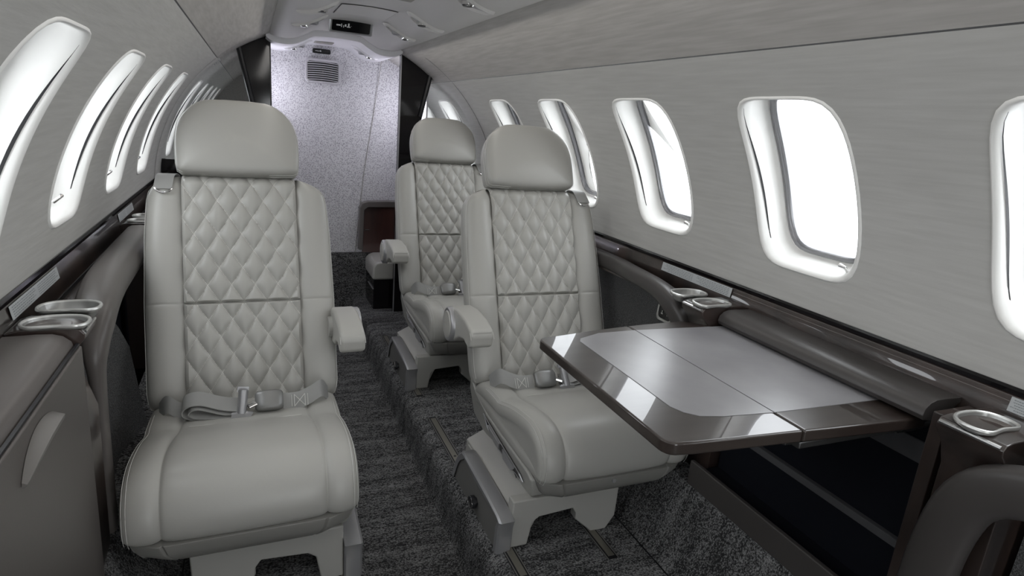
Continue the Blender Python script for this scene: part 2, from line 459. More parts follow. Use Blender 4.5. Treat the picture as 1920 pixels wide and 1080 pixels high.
reading_light(-.165, 2.00, -1, 'reading light recess in left side of overhead console, nearest the camera', two=False)
reading_light(-.160, 2.33, -1, 'reading light with dark nozzle left of the overhead sign, over the left seat')
reading_light(.155, 2.33, 1, 'teardrop reading light with chrome lens right of the overhead sign')
reading_light(.165, 2.00, 1, 'teardrop reading light recess right of the grey ceiling hatch', two=False)
reading_light(.165, 1.55, 1, 'reading light cut by the top edge of the photo, right part of the console', two=False)
reading_light(-.15, 3.05, -1, 'bright white teardrop lamp on left of the lavatory ceiling', lav=True)
reading_light(.15, 3.05, 1, 'bright white teardrop lamp on right of the lavatory ceiling', lav=True)

# hatch, door outline, lit sign
def quad_panel(x0, x1, y0, y1, off, grow=0):
    n = 6
    rows = []
    for j in range(2):
        y = (y0-grow, y1+grow)[j]
        rows.append([(lerp(x0-grow, x1+grow, k/n), y, console_z(lerp(x0, x1, k/n))-off) for k in range(n+1)])
    return rows
def hatch(x0, x1, y0, y1, name, label, cat, mt):
    mb = MB(); mb.loft(quad_panel(x0, x1, y0, y1, .0006, .0022)); g = mb.build(name, 'slot')
    mb = MB(); a = quad_panel(x0, x1, y0, y1, .0016); mb.loft(a); mb.build('cover', mt, g)
    tag(g, label, cat); return g
hatch(-.078, .078, 1.30, 1.86, 'oxygen_mask_door', 'flat grey-green rectangular hatch cover in the middle of the ceiling', 'hatch', 'hatchgrey')
hatch(-.085, .085, 2.06, 2.27, 'access_panel', 'thin outlined square access panel on the ceiling in front of the black sign', 'panel', 'console')
def sign(x0, x1, y0, y1, z, label, facing_down=True):
    t = empty('passenger_sign', ((x0+x1)/2, (y0+y1)/2, z))
    if facing_down:
        f = lambda x, v, o: (x, -v*.6 - o*.8, v*.8 - o*.6)     # tilted so that it faces forward and down
    else:
        f = lambda x, v, o: (x, -o, v)
    w = (x1-x0)/2; h = (y1-y0)/2 if facing_down else .008
    def rr(W, H, o, r=.006):
        out = []
        for cx_, cz_, a0 in ((W-r, H-r, 0), (-W+r, H-r, 90), (-W+r, -H+r, 180), (W-r, -H+r, 270)):
            for k in range(5):
                a = rad(a0+22.5*k); out.append(f(cx_+r*math.cos(a), cz_+r*math.sin(a), o))
        return out
    mb = MB(); g = 1 if facing_down else .4
    mb.loft([rr(w+.010*g, h+.008*g, -.01), rr(w+.010*g, h+.008*g, .003), rr(w+.006*g, h+.005*g, .006), rr(w+.001, h+.001, .005), rr(w, h, .001)], True)
    mb.build('bezel', 'silver' if facing_down else 'display', t)
    mb = MB(); mb.loft([rr(w+.001, h+.001, .003), rr(w*.02, h*.02, .003, .0001)], True); d = mb.build('display', 'display', t)
    # little pictograms at the left
    mb = MB()
    def bar(xa, xb, za, zb): mb.add([f(xa, za, .0036), f(xb, za, .0036), f(xb, zb, .0036), f(xa, zb, .0036)], [(0, 1, 2, 3)])
    X = -w*.78
    bar(X, X+w*.22, -h*.12, h*.12); bar(X+w*.25, X+w*.29, -h*.3, h*.3); bar(X+w*.36, X+w*.40, -h*.35, h*.05); bar(X+w*.44, X+w*.52, -h*.15, h*.25)
    bar(X+w*.55, X+w*.74, -h*.25, -h*.08); bar(X+w*.60, X+w*.68, -h*.05, h*.45)
    mb.build('pictograms', 'mark', d, smooth=False)
    tag(t, label, 'sign'); return t
sign(-.068, .068, 2.44, 2.485, 1.400, 'lit black cabin sign in a silver bezel on the ceiling console')
sign(-.038, .038, 0, 0, 1.352, 'black strip sign on the speckled lavatory bulkhead', False).location = (-.024, YB-.083, 1.366)

# ---------------------------------------------------------------- floor
def floor():
    prof = [(-.66, .302), (-.604, .300), (-.597, .283), (-.57, .215), (-.535, .16), (-.52, .138), (-.508, .131), (-.18, .13), (-.152, .128), (-.137, .116), (-.131, .095), (-.127, .05), (-.124, .012), (-.118, .002), (-.10, 0)]
    prof = prof + [(-x, z) for x, z in reversed(prof)]
    mb = MB(); mb.loft([[(x, y, z) for x, z in prof] for y in (YF, .5, 1.5, 2.5, YB)])
    struct(mb.build('floor', 'carpet'))
    for k, s in enumerate((1, -1)):
        mb = MB(); mb.box((s*.5065-.0015, YF, .1295), (s*.5065+.0015, 2.93, .1325)); struct(mb.build('trim_%d' % (7+k), 'slot', smooth=False))
floor()
def seat_track(x, y0, y1, label):
    g = MB().box((x-.016, y0-.01, .1298), (x+.016, y1+.012, .1312)).build('seat_track', 'slot', smooth=False)
    mb = MB(); mb.box((x-.0085, y0, .1312), (x+.0085, y1, .1330)); r = mb.build('rail', 'railmetal', g, bevel=.0008)
    for k in range(3):
        y = y0 + (y1-y0)*.62 + k*.022
        mb = MB(); mb.cyl((x, y, .1330), (x, y, .1333), .0042, 12); mb.build('rail_hole', 'slot', r)
    for q in (-1, 1):
        mb = MB(); mb.box((x+q*.0135-.001, y0-.01, .1312), (x+q*.0135+.001, y1+.01, .1320)); mb.build('rail_lip', 'plate', g)
    tag(g, label, 'seat rail', 'seat rails let into the carpet'); return g
M['railmetal'] = mat('worn_rail_metal', (.30, .285, .25), .35, metal=.8)
seat_track(.187, 1.02, 1.785, 'aisle-side metal seat rail under the near right seat')
seat_track(.415, 1.02, 1.70, 'wall-side metal seat rail under the near right seat')
seat_track(-.187, .95, 1.70, 'aisle-side metal seat rail under the left seat')
seat_track(-.415, .95, 1.70, 'wall-side metal seat rail under the left seat')
seat_track(.187, 1.97, 2.60, 'aisle-side metal seat rail under the far right seat')
seat_track(.415, 1.97, 2.60, 'wall-side metal seat rail under the far right seat')

# ---------------------------------------------------------------- aft: dividers and lavatory
YD = 2.95
def aft():
    # speckled bulkhead, carpeted low part
    n = 40
    pts = []
    for k in range(n+1):
        x = lerp(-.31, .43, k/n)
        z = min(ZC+math.sqrt(max(.0, R*R-x*x)), console_z(x)+.004 if abs(x) < .28 else 9)
        pts.append((x, z))
    mb = MB(); yb = lambda x, z: YB - .075 - .0*z + .12*(x**2)
    rows = []
    for t in [i/16 for i in range(17)]:
        rows.append([(x, yb(x, z), lerp(.30, z+.01, t)) for x, z in pts])
    mb.loft(rows); o = mb.build('wall_aft', 'speckle'); struct(o)
    mb = MB(); mb.tube([(.262+.004, YB-.078, 1.36), (.235, YB-.072, 1.10), (.19, YB-.074, .80), (.15, YB-.076, .37), (.15, YB-.076, .30)], .0016, 6); struct(mb.build('trim_9', 'hatchgrey'))
    mb = MB(); mb.box((-.31, YB-.10, -.01), (.43, YB-.05, .37)); struct(mb.build('baseboard_aft', 'carpet', smooth=False))
    # lavatory cheeks
    for s, xx in ((1, .43), (-1, .31)):
        zt = ZC+math.sqrt((R+.01)**2-xx**2)
        mb = MB(); mb.box((s*xx, YD+.03 if s > 0 else YD+.045, 0), (s*(xx+.008), YB, zt)); struct(mb.build('trim_%d' % (10 if s > 0 else 11), 'console_white', smooth=False))
    # far end of the side walls
    mb = MB(); mb.box((-.75, YE, -.05), (.75, YE+.02, 1.5)); struct(mb.build('wall_aft_outer', 'linen_up', smooth=False))
    mb = MB(); mb.box((-.31, YB-.04, -.02), (.43, YB-.02, 1.45)); struct(mb.build('trim_12', 'slot', smooth=False))
    # divider panels: slanted black lacquer wings beside the doorway and low bulkheads
    for s in (1, -1):
        y = YD if s > 0 else YD+.02
        inner = .292 if s > 0 else .262
        side = 'right' if s > 0 else 'left'
        t = MB()
        poly = [(inner, 1.388), (inner, .02), (inner+.055, .02), (inner+.055, .74), (.345, .80), (.405, 1.10), (.452, 1.318)]
        top = [(.43, 1.335), (.38, 1.36), (.33, 1.382)]
        if s < 0: poly = [(inner, 1.40), (inner, .02), (inner+.02, .02), (inner+.03, .80), (.352, 1.10), (.400, 1.325)]; top = [(.35, 1.352), (.30, 1.38)]
        P = poly + top
        t.prism(P, lambda x, z: (s*x, y, z), lambda x, z: (s*x, y+.022, z))
        o = t.build('divider_panel', 'black', bevel=.002)
        tag(o, 'glossy black wing panel on the %s side of the lavatory doorway' % side, 'divider panel', 'black wing panels at the lavatory doorway')
        # edge rail of the panel
        mb = MB(); a = P[0]; b_ = P[1]
        mb.box((s*(inner+.003)-.0025, y-.006, .03), (s*(inner+.003)+.0025, y, 1.375)); mb.build('edge_strip', 'silver' if s > 0 else 'slot', o)
        q = [p for p in poly if p[1] > .75][1:]
        mb = MB(); q = (poly[-1], poly[-2]) 
        mb.tube([(s*(q[0][0]-.012), y-.004, q[0][1]-.004), (s*(q[1][0]-.012), y-.004, q[1][1])], .011, 8); mb.build('edge_frame', 'slot', o)
        # low bulkhead outboard
        mb = MB(); mb.box((s*.705, y+.024, .13), (s*.34, y+.05, .80 if s > 0 else .84)); o = mb.build('low_bulkhead', 'black', bevel=.003)
        tag(o, 'low black bulkhead behind the %s' % ('far right seat' if s > 0 else 'left seat, against the left wall'), 'bulkhead')
    # vent grille
    t = empty('air_vent', (-.018, YB-.085, 1.272))
    def rr(W, H, o, r, bow=0):
        out = []
        for cx_, cz_, a0 in ((W-r, H-r, 0), (-W+r, H-r, 90), (-W+r, -H+r, 180), (W-r, -H+r, 270)):
            for k in range(6):
                a = rad(a0+18*k); x = cx_+r*math.cos(a); z = cz_+r*math.sin(a)
                out.append((x, -o, z + bow*(1-(x/W)**2)))
        return out
    mb = MB(); mb.loft([rr(.084, .058, 0, .022, .006), rr(.084, .058, .006, .022, .006), rr(.080, .054, .010, .02, .006), rr(.073, .046, .008, .012, .004), rr(.071, .044, .001, .01, .004)], True)
    mb.build('frame', 'hatchgrey2', t)
    mb = MB(); mb.loft([rr(.072, .045, .002, .01, .004), rr(.001, .001, .002, .0005)], True); mb.build('vent_opening', 'slot', t)
    for k in range(9):
        z = -.040 + .010*k; mb = MB()
        mb.tube([(lerp(-.071, .071, i/8), -.007, z + .004*(1-(lerp(-1, 1, i/8))**2)) for i in range(9)], .0021, 6); mb.build('louvre', 'hatchgrey2', t)
    tag(t, 'rounded grey air vent with curved louvres on the speckled bulkhead', 'air vent')
    # latch plate on lavatory ceiling edge
    mb = MB(); mb.box((-.072, 3.06, 1.3885), (.010, 3.14, 1.3935)); o = mb.build('ceiling_label', 'hatchgrey', bevel=.001); tag(o, 'small grey latch label on the lavatory ceiling edge above the black strip sign', 'label')
aft()
def lavatory_cabinet():
    t = empty('lavatory_seat', (.36, 3.15, 0))
    L = lambda x, y, z: (x-.36, y-3.15, z)
    def bx(a, b): 
        return MB().box(L(*a), L(*b))
    bx((.205, YD+.056, 0), (.60, YB-.11, .285)).build('base', 'black', t, bevel=.004)
    bx((.20, YD+.058, .235), (.206, YB-.2, .240)).build('toe_trim', 'silver', t, bevel=.001)
    mb = MB(); pr = [(.30, .66), (.20, .655), (.172, .645), (.160, .62), (.158, .40), (.178, .40), (.182, .61), (.20, .625), (.30, .628)]
    mb.prism([(x, z) for x, z in pr], lambda x, z: L(x, YB-.16, z), lambda x, z: L(x, YB-.11, z)); mb.prism([(.29, .66), (.29, .628), (.60, .628), (.60, .66)], lambda x, z: L(x, YB-.16, z), lambda x, z: L(x, YB-.11, z))
    mb.build('surround', 'taupe', t, bevel=.004)
    bx((.18, YB-.125, .38), (.60, YB-.105, .63)).build('wood_panel', 'wood_red', t)
    bx((.19, YB-.131, .50), (.215, YB-.124, .504)).build('catch', 'chrome', t)
    tag(t, 'grey padded lavatory seat on a black base with reddish wood back, beyond the doorway', 'lavatory seat')
    # belted seat cushion
    mb = MB(); P = [(.0, 0), (.0, .065), (.012, .085), (.04, .095), (.39, .095), (.39, 0)]
    c = MB(); c.prism([(.198+a, .285+b) for a, b in P], lambda x, z: L(x, YD+.05, z), lambda x, z: L(x, YB-.118, z+.0))
    o = c.build('seat_cushion', 'leather', t, bevel=.012, seg=4)
lavatory_cabinet()

# ---------------------------------------------------------------- seats
def cabin_seat(sg, name, label, cx_, y0, zf=.13, extra_x=0.):
    """sg = +1 seat on the right of the aisle. Local frame: x across (flipped so aisle side is -x), y back, z up"""
    t = empty(name, (cx_, y0, zf))
    X = lambda x: sg*x           # aisle side is local negative
    # --- backrest frame
    O = Vector((0, .395, .262)); S = Vector((0, .387, .922)); N = Vector((0, -.922, .387))
    def bp(x, v, d): 
        p = O + S*v + N*d; return (X(x), p.y, p.z)
    IW = .133
    def hw(v):
        t_ = [(0, .207), (.03, .217), (.25, .219), (.42, .216), (.50, .211), (.525, .207), (.545, .196), (.560, .176), (.572, .148)]
        for (a, x), (b, y) in zip(t_, t_[1:]):
            if v <= b: return lerp(x, y, (v-a)/(b-a))
        return t_[-1][1]
    vs = [0, .012, .03, .06, .12, .18, .235, .248, .2515, .255, .268, .32, .38, .44, .49, .515, .53, .545, .558, .568, .573]
    rows = []
    for v in vs:
        w = hw(v); b = w-IW
        seam = -.004 if abs(v-.2515) < .0015 else 0
        bot = -.03*(1-min(v, .03)/.03)**2
        topd = -.035*max(0, (v-.53)/.043)**2
        side = .010
        half = [(0, -.006), (IW-.012, -.006), (IW-.002, -.009), (IW+.003, -.0015), (IW+b*.25, .007+seam), (IW+b*.55, .010+seam), (IW+b*.82, .004+seam), (w-.003, -.012), (w, -.030), (w-.001, -.033), (w, -.036), (w-.001, -.060), (w-.012, -.078), (w-.05, -.088), (0, -.092)]
        half = [(x, d + (bot if d > -.02 else -bot*.5) + (topd if d > -.02 else 0)) for x, d in half]
        full = [(x, d) for x, d in half] + [(-x, d) for x, d in reversed(half[1:-1])]
        rows.append([bp(x, v, d) for x, d in full])
    rows.insert(0, [tuple(Vector(p)*.0 + Vector(bp(0, .012, -.05)) + (Vector(p)-Vector(bp(0, 0, -.045)))*.8) for p in rows[0]])
    rows.append([tuple(Vector(bp(0, .572, -.055)) + (Vector(p)-Vector(bp(0, .573, -.05)))*.8) for p in rows[-1]])
    mb = MB(); mb.loft(rows, True, True); back = mb.build('backrest', 'leather', t, sub=2)
    # stitched seams on the bolsters: thin thread lines
    for q in (-1, 1):
        mb = MB(); mb.tube([bp(q*(hw(v)-.0029), v, -.0105) for v in [.02+.53*k/24 for k in range(25)]], .0006, 5)
        mb.build('bolster_stitching', 'thread', back)
    # --- quilted inserts
    WD, HD = .0532, .0850
    def insert(v0, v1, nm, top=False):
        nx, nv = 110, int((v1-v0)/.0025)
        mb = MB(); uvs = []
        for j in range(nv+1):
            v = lerp(v0, v1, j/nv)
            for i in range(nx+1):
                x = lerp(-IW+.001, IW-.001, i/nx)
                vv = v
                a = x/WD + (v-.2515)/HD; b = x/WD - (v-.2515)/HD
                # diamond lattice
                h = (abs(math.sin(PI*a))*abs(math.sin(PI*b)))**.46
                ed = min(1, (IW-abs(x))/.008, (v-v0)/.004 if v > v0 else 0, (v1-v)/.004)
                ed = max(0, ed)**.5
                d = -.0040 + .0105*h*(.35+.65*ed) + .0035*ed - .006*(1-ed)
                d += -.006*(abs(x)/IW)**2*0
                if top and v > .545: d -= .03*((v-.545)/.03)**2
                mb.v.append(bp(x, vv, d)); uvs.append((a+20, b+20))
        n = nx+1
        for j in range(nv):
            for i in range(nx): mb.f.append((j*n+i, j*n+i+1, (j+1)*n+i+1, (j+1)*n+i))
        o = mb.build(nm, 'quilt', back)
        ul = o.data.uv_layers.new(name='UVMap')
        for lp in o.data.loops: ul.data[lp.index].uv = uvs[lp.vertex_index]
        return o
    insert(.004, .2510, 'lower_quilted_panel'); insert(.2520, .578, 'upper_quilted_panel', True)
    # --- headrest
    V0 = .574
    out = [(0, -.003), (.07, -.002), (.127, .0), (.139, .006), (.142, .022), (.1435, .06), (.143, .098), (.136, .130), (.122, .156), (.099, .177), (.080, .187), (.066, .1905), (.03, .193), (0, .193)]
    full = out + [(-x, v) for x, v in reversed(out[1:-1])]
    c0 = (0, .085)
    def ring(sc, d, sv=None):
        sv = sv or sc
        return [bp(c0[0]+(x-c0[0])*sc, V0+c0[1]+(v-c0[1])*sv, d - .10*max(0, (v-.02))**1 * .28 + .008) for x, v in full]
    mb = MB(); rows = [ring(.03, -.075), ring(.6, -.078), ring(.90, -.072), ring(.985, -.055), ring(1.0, -.030), ring(1.004, -.012), ring(.992, -.008), ring(1.0, -.004), ring(.988, .006), ring(.955, .013), ring(.86, .020), ring(.6, .026), ring(.3, .028), ring(.03, .0285)]
    mb.loft(rows, True, True); hr = mb.build('headrest', 'leather', t, sub=2)
    mb = MB(); r_ = ring(1.0, .0005); mb.tube(r_[2:26], .0006, 5); r_ = ring(1.004, -.0155); mb.tube(r_[2:26], .0006, 5); mb.build('headrest_stitching', 'thread', hr)
    # --- cushion : profile loops (y,z) swept across
    prof = [(.44, .20), (.445, .245), (.42, .272), (.36, .277), (.29, .281), (.27, .279), (.25, .284), (.18, .305), (.11, .318), (.06, .320), (.02, .308), (-.008, .280), (-.020, .245), (-.018, .215), (-.008, .196), (.03, .193), (.2, .193)]
    def offs(pf, e):
        n = len(pf); o_ = []
        for i in range(n):
            a = Vector(pf[i-1]); b = Vector(pf[(i+1) % n]); tt = (b-a).normalized(); nn = Vector((tt.y, -tt.x))
            p = Vector(pf[i]) + nn*e; o_.append((p.x, p.y))
        return o_
    c_ = Vector((.2, .25)); test = offs(prof, .01)
    sgn = 1 if abs(test[8][1]-prof[8][1]-.01) > .01 else -1   # make positive e shrink
    xs = [(-.206, .035), (-.206, .018), (-.200, .007), (-.185, 0), (-.165, -.002), (-.152, .0005), (-.1455, .004), (-.1430, .007), (-.1405, .004), (-.135, .0), (-.10, -.003), (0, -.004)]
    xs = xs + [(-x, e) for x, e in reversed(xs[:-1])]
    # at the rear the centre panel is narrower
    def sx(x, y):
        k = 1 - .12*max(0, min(1, (y-.15)/.25)) if abs(x) < .17 else 1
        return x*k
    def zx(x, z):
        return x
    mb = MB(); rows = []
    for x, e in xs:
        rows.append([(X(sx(x, py)), py, pz) for py, pz in offs(prof, e*sgn)])
    def inner(row, f, xx):
        c = Vector((0, .2, .25)); return [(xx, c.y+(p[1]-c.y)*f, c.z+(p[2]-c.z)*f) for p in row]
    rows.insert(0, inner(rows[0], .8, X(-.2015))); rows.append(inner(rows[-1], .8, X(.2015)))
    mb.loft(rows, True, True); cu = mb.build('seat_cushion', 'leather', t, sub=2)
    mb = MB()
    for q in (-1, 1):
        for dx in (.0, .0075):
            e = .008 if dx == 0 else .003
            P2 = offs(prof, (e+.0)*sgn)[3:15]; mb.tube(smooth_path([(X(q*(.2005-dx)), a, b) for a, b in P2], 4), .0006, 5)
    P2 = [(X(lerp(-.116, .116, k/12)), .268, .2828) for k in range(13)]
    mb.tube(P2, .0008, 5)
    mb.build('cushion_stitching', 'thread', cu)
    # --- skirt under the cushion
    mb = MB(); rows = []
    skp = [(.42, .20), (.0, .200), (-.014, .196), (-.012, .175), (.002, .155), (.018, .140), (.05, .133), (.42, .133)]
    for x in (-.198, -.194, -.15, -.1455, -.1425, -.1395, -.1, 0, .1, .1395, .1425, .1455, .15, .194, .198):
        g = .004 if abs(abs(x)-.1425) < .001 else 0
        row = []
        for y, z in skp:
            w = lerp(.78, 1.0, max(0, min(1, (z-.133)/.06))**.6)
            yy = y + g if y < .1 else y
            if abs(x) > .19: yy = y + .02 if y < .1 else y
            if abs(x) > .195: yy += .012
            row.append((X(x*w), yy, z))
        rows.append(row)
    mb.loft(rows, True, True); sk = mb.build('seat_skirt', 'leather_shaded', t, bevel=.003)
    if sg > 0:
      mb = MB(); mb.cyl((X(-.01), -.0165, .186), (X(-.01), -.0125, .1855), .005, 14); mb.build('skirt_button', 'silver', sk)
    # --- moulded side shells with lever recess
    for q in (-1, 1):
        poly = [(.475, .225), (.455, .15), (.37, .10), (.30, .092), (.12, .112), (.055, .128), (.035, .160), (.030, .190), (.05, .200), (.10, .201), (.20, .203), (.33, .212), (.42, .235), (.47, .262)]
        mb = MB(); mb.prism(poly, lambda y, z: (X(q*.14), y, z), lambda y, z: (X(q*lerp(.168, .2065, max(0, min(1, (z-.09)/.10))**.7)), y, z))
        sh = mb.build('side_shell', 'shell', t, bevel=.006, seg=3)
        def sp(y, z, o): return (X(q*(lerp(.168, .2065, max(0, min(1, (z-.09)/.10))**.7) + o)), y, z)
        ring_o = [(.345, .205), (.30, .198), (.20, .184), (.10, .165), (.085, .150), (.10, .142), (.18, .140), (.27, .150), (.325, .178)]
        cc = Vector((.22, .17))
        def rg(f, o): return [sp(cc.x+(y-cc.x)*f, cc.y+(z-cc.y)*f, o) for y, z in ring_o]
        mb = MB(); mb.loft([rg(1.0, .001), rg(.985, .0035), rg(.93, .0035), rg(.90, .001)], True); rec = mb.build('recess_frame', 'silver', sh)
        mb = MB(); mb.loft([rg(.92, .0015), rg(.03, .0015)], True); mb.build('recess', 'slot', rec, smooth=False)
        mb = MB(); mb.add([sp(.30, .192, .003), sp(.22, .180, .003), sp(.235, .155, .004), sp(.285, .168, .004)], [(0, 1, 2, 3)]); mb.add([sp(.20, .176, .002), sp(.13, .164, .002), sp(.145, .147, .008), sp(.195, .150, .008)], [(0, 1, 2, 3)])
        lv = mb.build('lever', 'silver', rec, smooth=False)
        md = lv.modifiers.new('solid', 'SOLIDIFY'); md.thickness = .006; md.offset = 0
        # round swivel cover below the lever
        mb = MB(); mb.tube([sp(.20+.055*math.cos(rad(a)), .128+.022*math.sin(rad(a)), .0006) for a in range(160, 350, 12)], .0012, 6); mb.build('shell_joint', 'slot', sh)
    # --- swivel base: bridge, legs and aisle plate (fixed to the rails; aisle distances measured from cabin centre)
    ax = abs(cx_)
    B = lambda wx: X(wx-ax)
    def bx(x0, x1, ya, yb, z0, z1): return MB().box((B(x0), ya, z0), (B(x1), yb, z1))
    y_ = .05
    mb = MB(); mb.prism([(.19, .0), (.236, .0), (.246, .060), (.262, .072), (.352, .078), (.363, .062), (.363, .045), (.412, .0), (.455, .0), (.478, .035), (.480, .125), (.19, .125)],
                        lambda x, z: (B(x), y_, z), lambda x, z: (B(x), y_+.030, z))
    br = mb.build('base_frame', 'shell', t, bevel=.004, seg=3)
    mb = MB(); mb.prism([(.19, .0), (.236, .0), (.246, .060), (.262, .072), (.352, .078), (.363, .062), (.363, .045), (.412, .0), (.455, .0), (.478, .035), (.480, .095), (.19, .095)],
                        lambda x, z: (B(x), y_+.30, z), lambda x, z: (B(x), y_+.33, z)); mb.build('rear_base_frame', 'shell', t, bevel=.004, seg=3)
    for xa, xb in ((.192, .234), (.40, .46)):
        mb = MB()
        if xa < .3: mb.prism([(B(.19), .002), (B(.234), .002), (X(-.150), .090), (X(-.1755), .128), (B(.193), .100)], lambda x, z: (x, y_+.012, z), lambda x, z: (x, y_+.35, z))
        else: mb.box((B(xa), y_+.03, .03), (B(xb), y_+.30, .10))
        mb.build('base_rail', 'shell', t, bevel=.003)
    mb = MB(); mb.box((B(.275), y_+.03, .085), (B(.47), y_+.33, .122)); mb.build('swivel_deck', 'slot', t, bevel=.003)
    pp = [(.044, -.012), (.040, .066), (.054, .094), (.29, .110), (.330, .100), (.366, .062), (.398, -.012)]
    mb = MB(); mb.prism(pp, lambda y, z: (B(.157), y, z), lambda y, z: (B(.19), y, z)); pl = mb.build('aisle_plate', 'plate', t, bevel=.005, seg=3)
    # bright rim of the plate
    mb = MB()
    path = [(p.x, p.y) for p in smooth_path([(a, b, 0) for a, b in pp[:]], 3)]
    rr_ = []
    cy_, cz_ = .2, .03
    for (y, z) in path:
        d = Vector((y-cy_, z-cz_)).normalized()
        rr_.append([(B(.1530), y-d.x*.020, z-d.y*.020), (B(.1515), y-d.x*.004, z-d.y*.004), (B(.156), y+d.x*.0025, z+d.y*.0025), (B(.186), y+d.x*.0025, z+d.y*.0025), (B(.190), y-d.x*.001, z-d.y*.001)])
    mb.loft(rr_); mb.build('plate_rim', 'silver', pl)
    mb = MB(); c = Vector((B(.157), .20, .035)); ox = -sg*.012
    mb.tube([c, c+Vector((ox*.4, 0, 0)), c+Vector((ox*.45, 0, 0)), c+Vector((ox*1.3, 0, 0)), c+Vector((ox*1.4, 0, 0))], [.011, .011, .017, .017, .015], 24)
    kn = mb.build('release_knob', 'slot', pl)
    mb = MB(); mb.tube([c+Vector((ox*1.42, .016*math.cos(2*PI*k/24), .016*math.sin(2*PI*k/24))) for k in range(25)], .0012, 6); mb.build('knob_ring', 'chrome', kn)
    # --- armrest on the aisle side
    a0 = -.268 if sg > 0 else -.262; a1 = a0+.058
    if sg > 0: a0 -= .016; a1 -= .012
    arm = [(.50, .455), (.46, .480), (.40, .487), (.33, .482), (.285, .468), (.275, .455), (.278, .425), (.30, .415), (.335, .425), (.37, .418), (.41, .395), (.46, .385), (.50, .400)]
    mb = MB(); mb.prism(arm, lambda y, z: (X(a0), y, z), lambda y, z: (X(a1), y, z)); ar = mb.build('armrest', 'leather', t, bevel=.009, seg=4, angle=25)
    mb = MB()
    for dx in (a0+.0005, a1-.0005):
        mb.tube([(X(dx), y, z-.009) for y, z in arm[1:6]], .0007, 5)
    mb.build('armrest_stitching', 'thread', ar)
    mb = MB(); c = Vector((X(a0), .445, .432)); d = Vector((X(-1), 0, 0))
    def disc(r, o): return [c + d*o + Vector((0, r*math.cos(2*PI*k/32), r*1.12*math.sin(2*PI*k/32))) for k in range(32)]
    mb.loft([disc(.043, -.01), disc(.043, .006), disc(.040, .010), disc(.034, .010)], True); ring_ = mb.build('pivot_ring', 'silver', ar)
    mb = MB(); mb.loft([disc(.034, .010), disc(.032, .013), disc(.015, .015), disc(.001, .0155)], True); mb.build('pivot_cap', 'leather', ring_)
    # pivot bracket into the backrest
    mb = MB(); mb.cyl((X(a1-.01), .445, .432), (X(-.195), .445, .432), .026, 20); mb.build('armrest_hinge', 'shell', t)
    # --- lap belt lying at the rear of the cushion
    bz = .284
    def P(x, y, z): return (x, y, z)
    tb = empty('lap_belt'); tb.parent = t
    k = -1 if sg < 0 else 1
    # folded strap side (image left for the left seat) and plain side
    fl = -1 if sg < 0 else 1
    def xb(x): return x*(1 if sg < 0 else -1)
    path = smooth_path([(xb(-.185), .375, bz-.01), (xb(-.165), .35, bz+.018), (xb(-.135), .335, bz+.004), (xb(-.09), .325, bz+.002), (xb(-.04), .32, bz+.004), (xb(.0), .32, bz+.008)], 5)
    MB().ribbon(path, (0, .55, .83), .040).build('strap', 'web', tb)
    path = smooth_path([(xb(.0), .312, bz+.003), (xb(-.05), .312, bz+.001), (xb(-.10), .314, bz+.004), (xb(-.130), .318, bz+.016), (xb(-.124), .320, bz+.034), (xb(-.095), .318, bz+.039), (xb(-.05), .314, bz+.024), (xb(.0), .31, bz+.016)], 6)
    MB().ribbon(path, (0, .93, .37), .042, .0022).build('strap_fold', 'web', tb)
    path = smooth_path([(xb(-.01), .308, bz+.007), (xb(-.06), .308, bz+.006), (xb(-.105), .312, bz+.010), (xb(-.119), .315, bz+.020), (xb(-.10), .314, bz+.030), (xb(-.05), .310, bz+.014), (xb(-.01), .308, bz+.010)], 6)
    MB().ribbon(path, (0, .93, .37), .040, .0022).build('strap_inner_fold', 'web', tb)
    path = smooth_path([(xb(.185), .37, bz-.004), (xb(.168), .345, bz+.026), (xb(.14), .33, bz+.018), (xb(.11), .322, bz+.010), (xb(.078), .318, bz+.012)], 5)
    o = MB().ribbon(path, (0, .6, .8), .042).build('buckle_strap', 'web', tb)
    mb = MB()
    q0 = Vector((xb(.115), .3175, bz+.0125)); ux = Vector((xb(1)*1, 0, 0)).normalized(); uy = Vector((0, .6, .8))
    nn = ux.cross(uy).normalized(); nn = nn if nn.y < 0 else -nn
    def sp2(a, b): return q0 + ux*a + uy*b + nn*.0035
    for a, b in (((-.018, -.014), (-.018, .014)), ((-.012, -.014), (-.012, .014)), ((.012, -.014), (.012, .014)), ((.018, -.014), (.018, .014)), ((-.012, -.014), (.012, .014)), ((-.012, .014), (.012, -.014))):
        mb.tube([sp2(*a), sp2(*b)], .0008, 5)
    mb.build('box_stitch', 'thread', o)
    # buckle cover
    mb = MB(); rows = []
    for u, wv, th in ((-.001, .018, .010), (.004, .024, .016), (.02, .0255, .019), (.045, .0255, .019), (.056, .023, .014), (.060, .018, .008)):
        rows.append([(xb(.018+u), .312 + wv*.6*cc_*1.0 - th*.55*ss_, bz+.022 + wv*.8*cc_*.9 + th*.45*ss_) for cc_, ss_ in [(math.copysign(abs(math.cos(2*PI*i/20))**.5, math.cos(2*PI*i/20)), math.copysign(abs(math.sin(2*PI*i/20))**.5, math.sin(2*PI*i/20))) for i in range(20)]])
    mb.loft(rows, True, True); bk = mb.build('buckle', 'buckle', tb)
    # webbing adjuster with roller
    mb = MB(); x0 = xb(-.012); ux_ = xb(1)
    mb.tube([(x0, .292, bz+.004), (x0+ux_*.006, .318, bz+.050)], .0105, 16); ad = mb.build('adjuster', 'silver', tb)
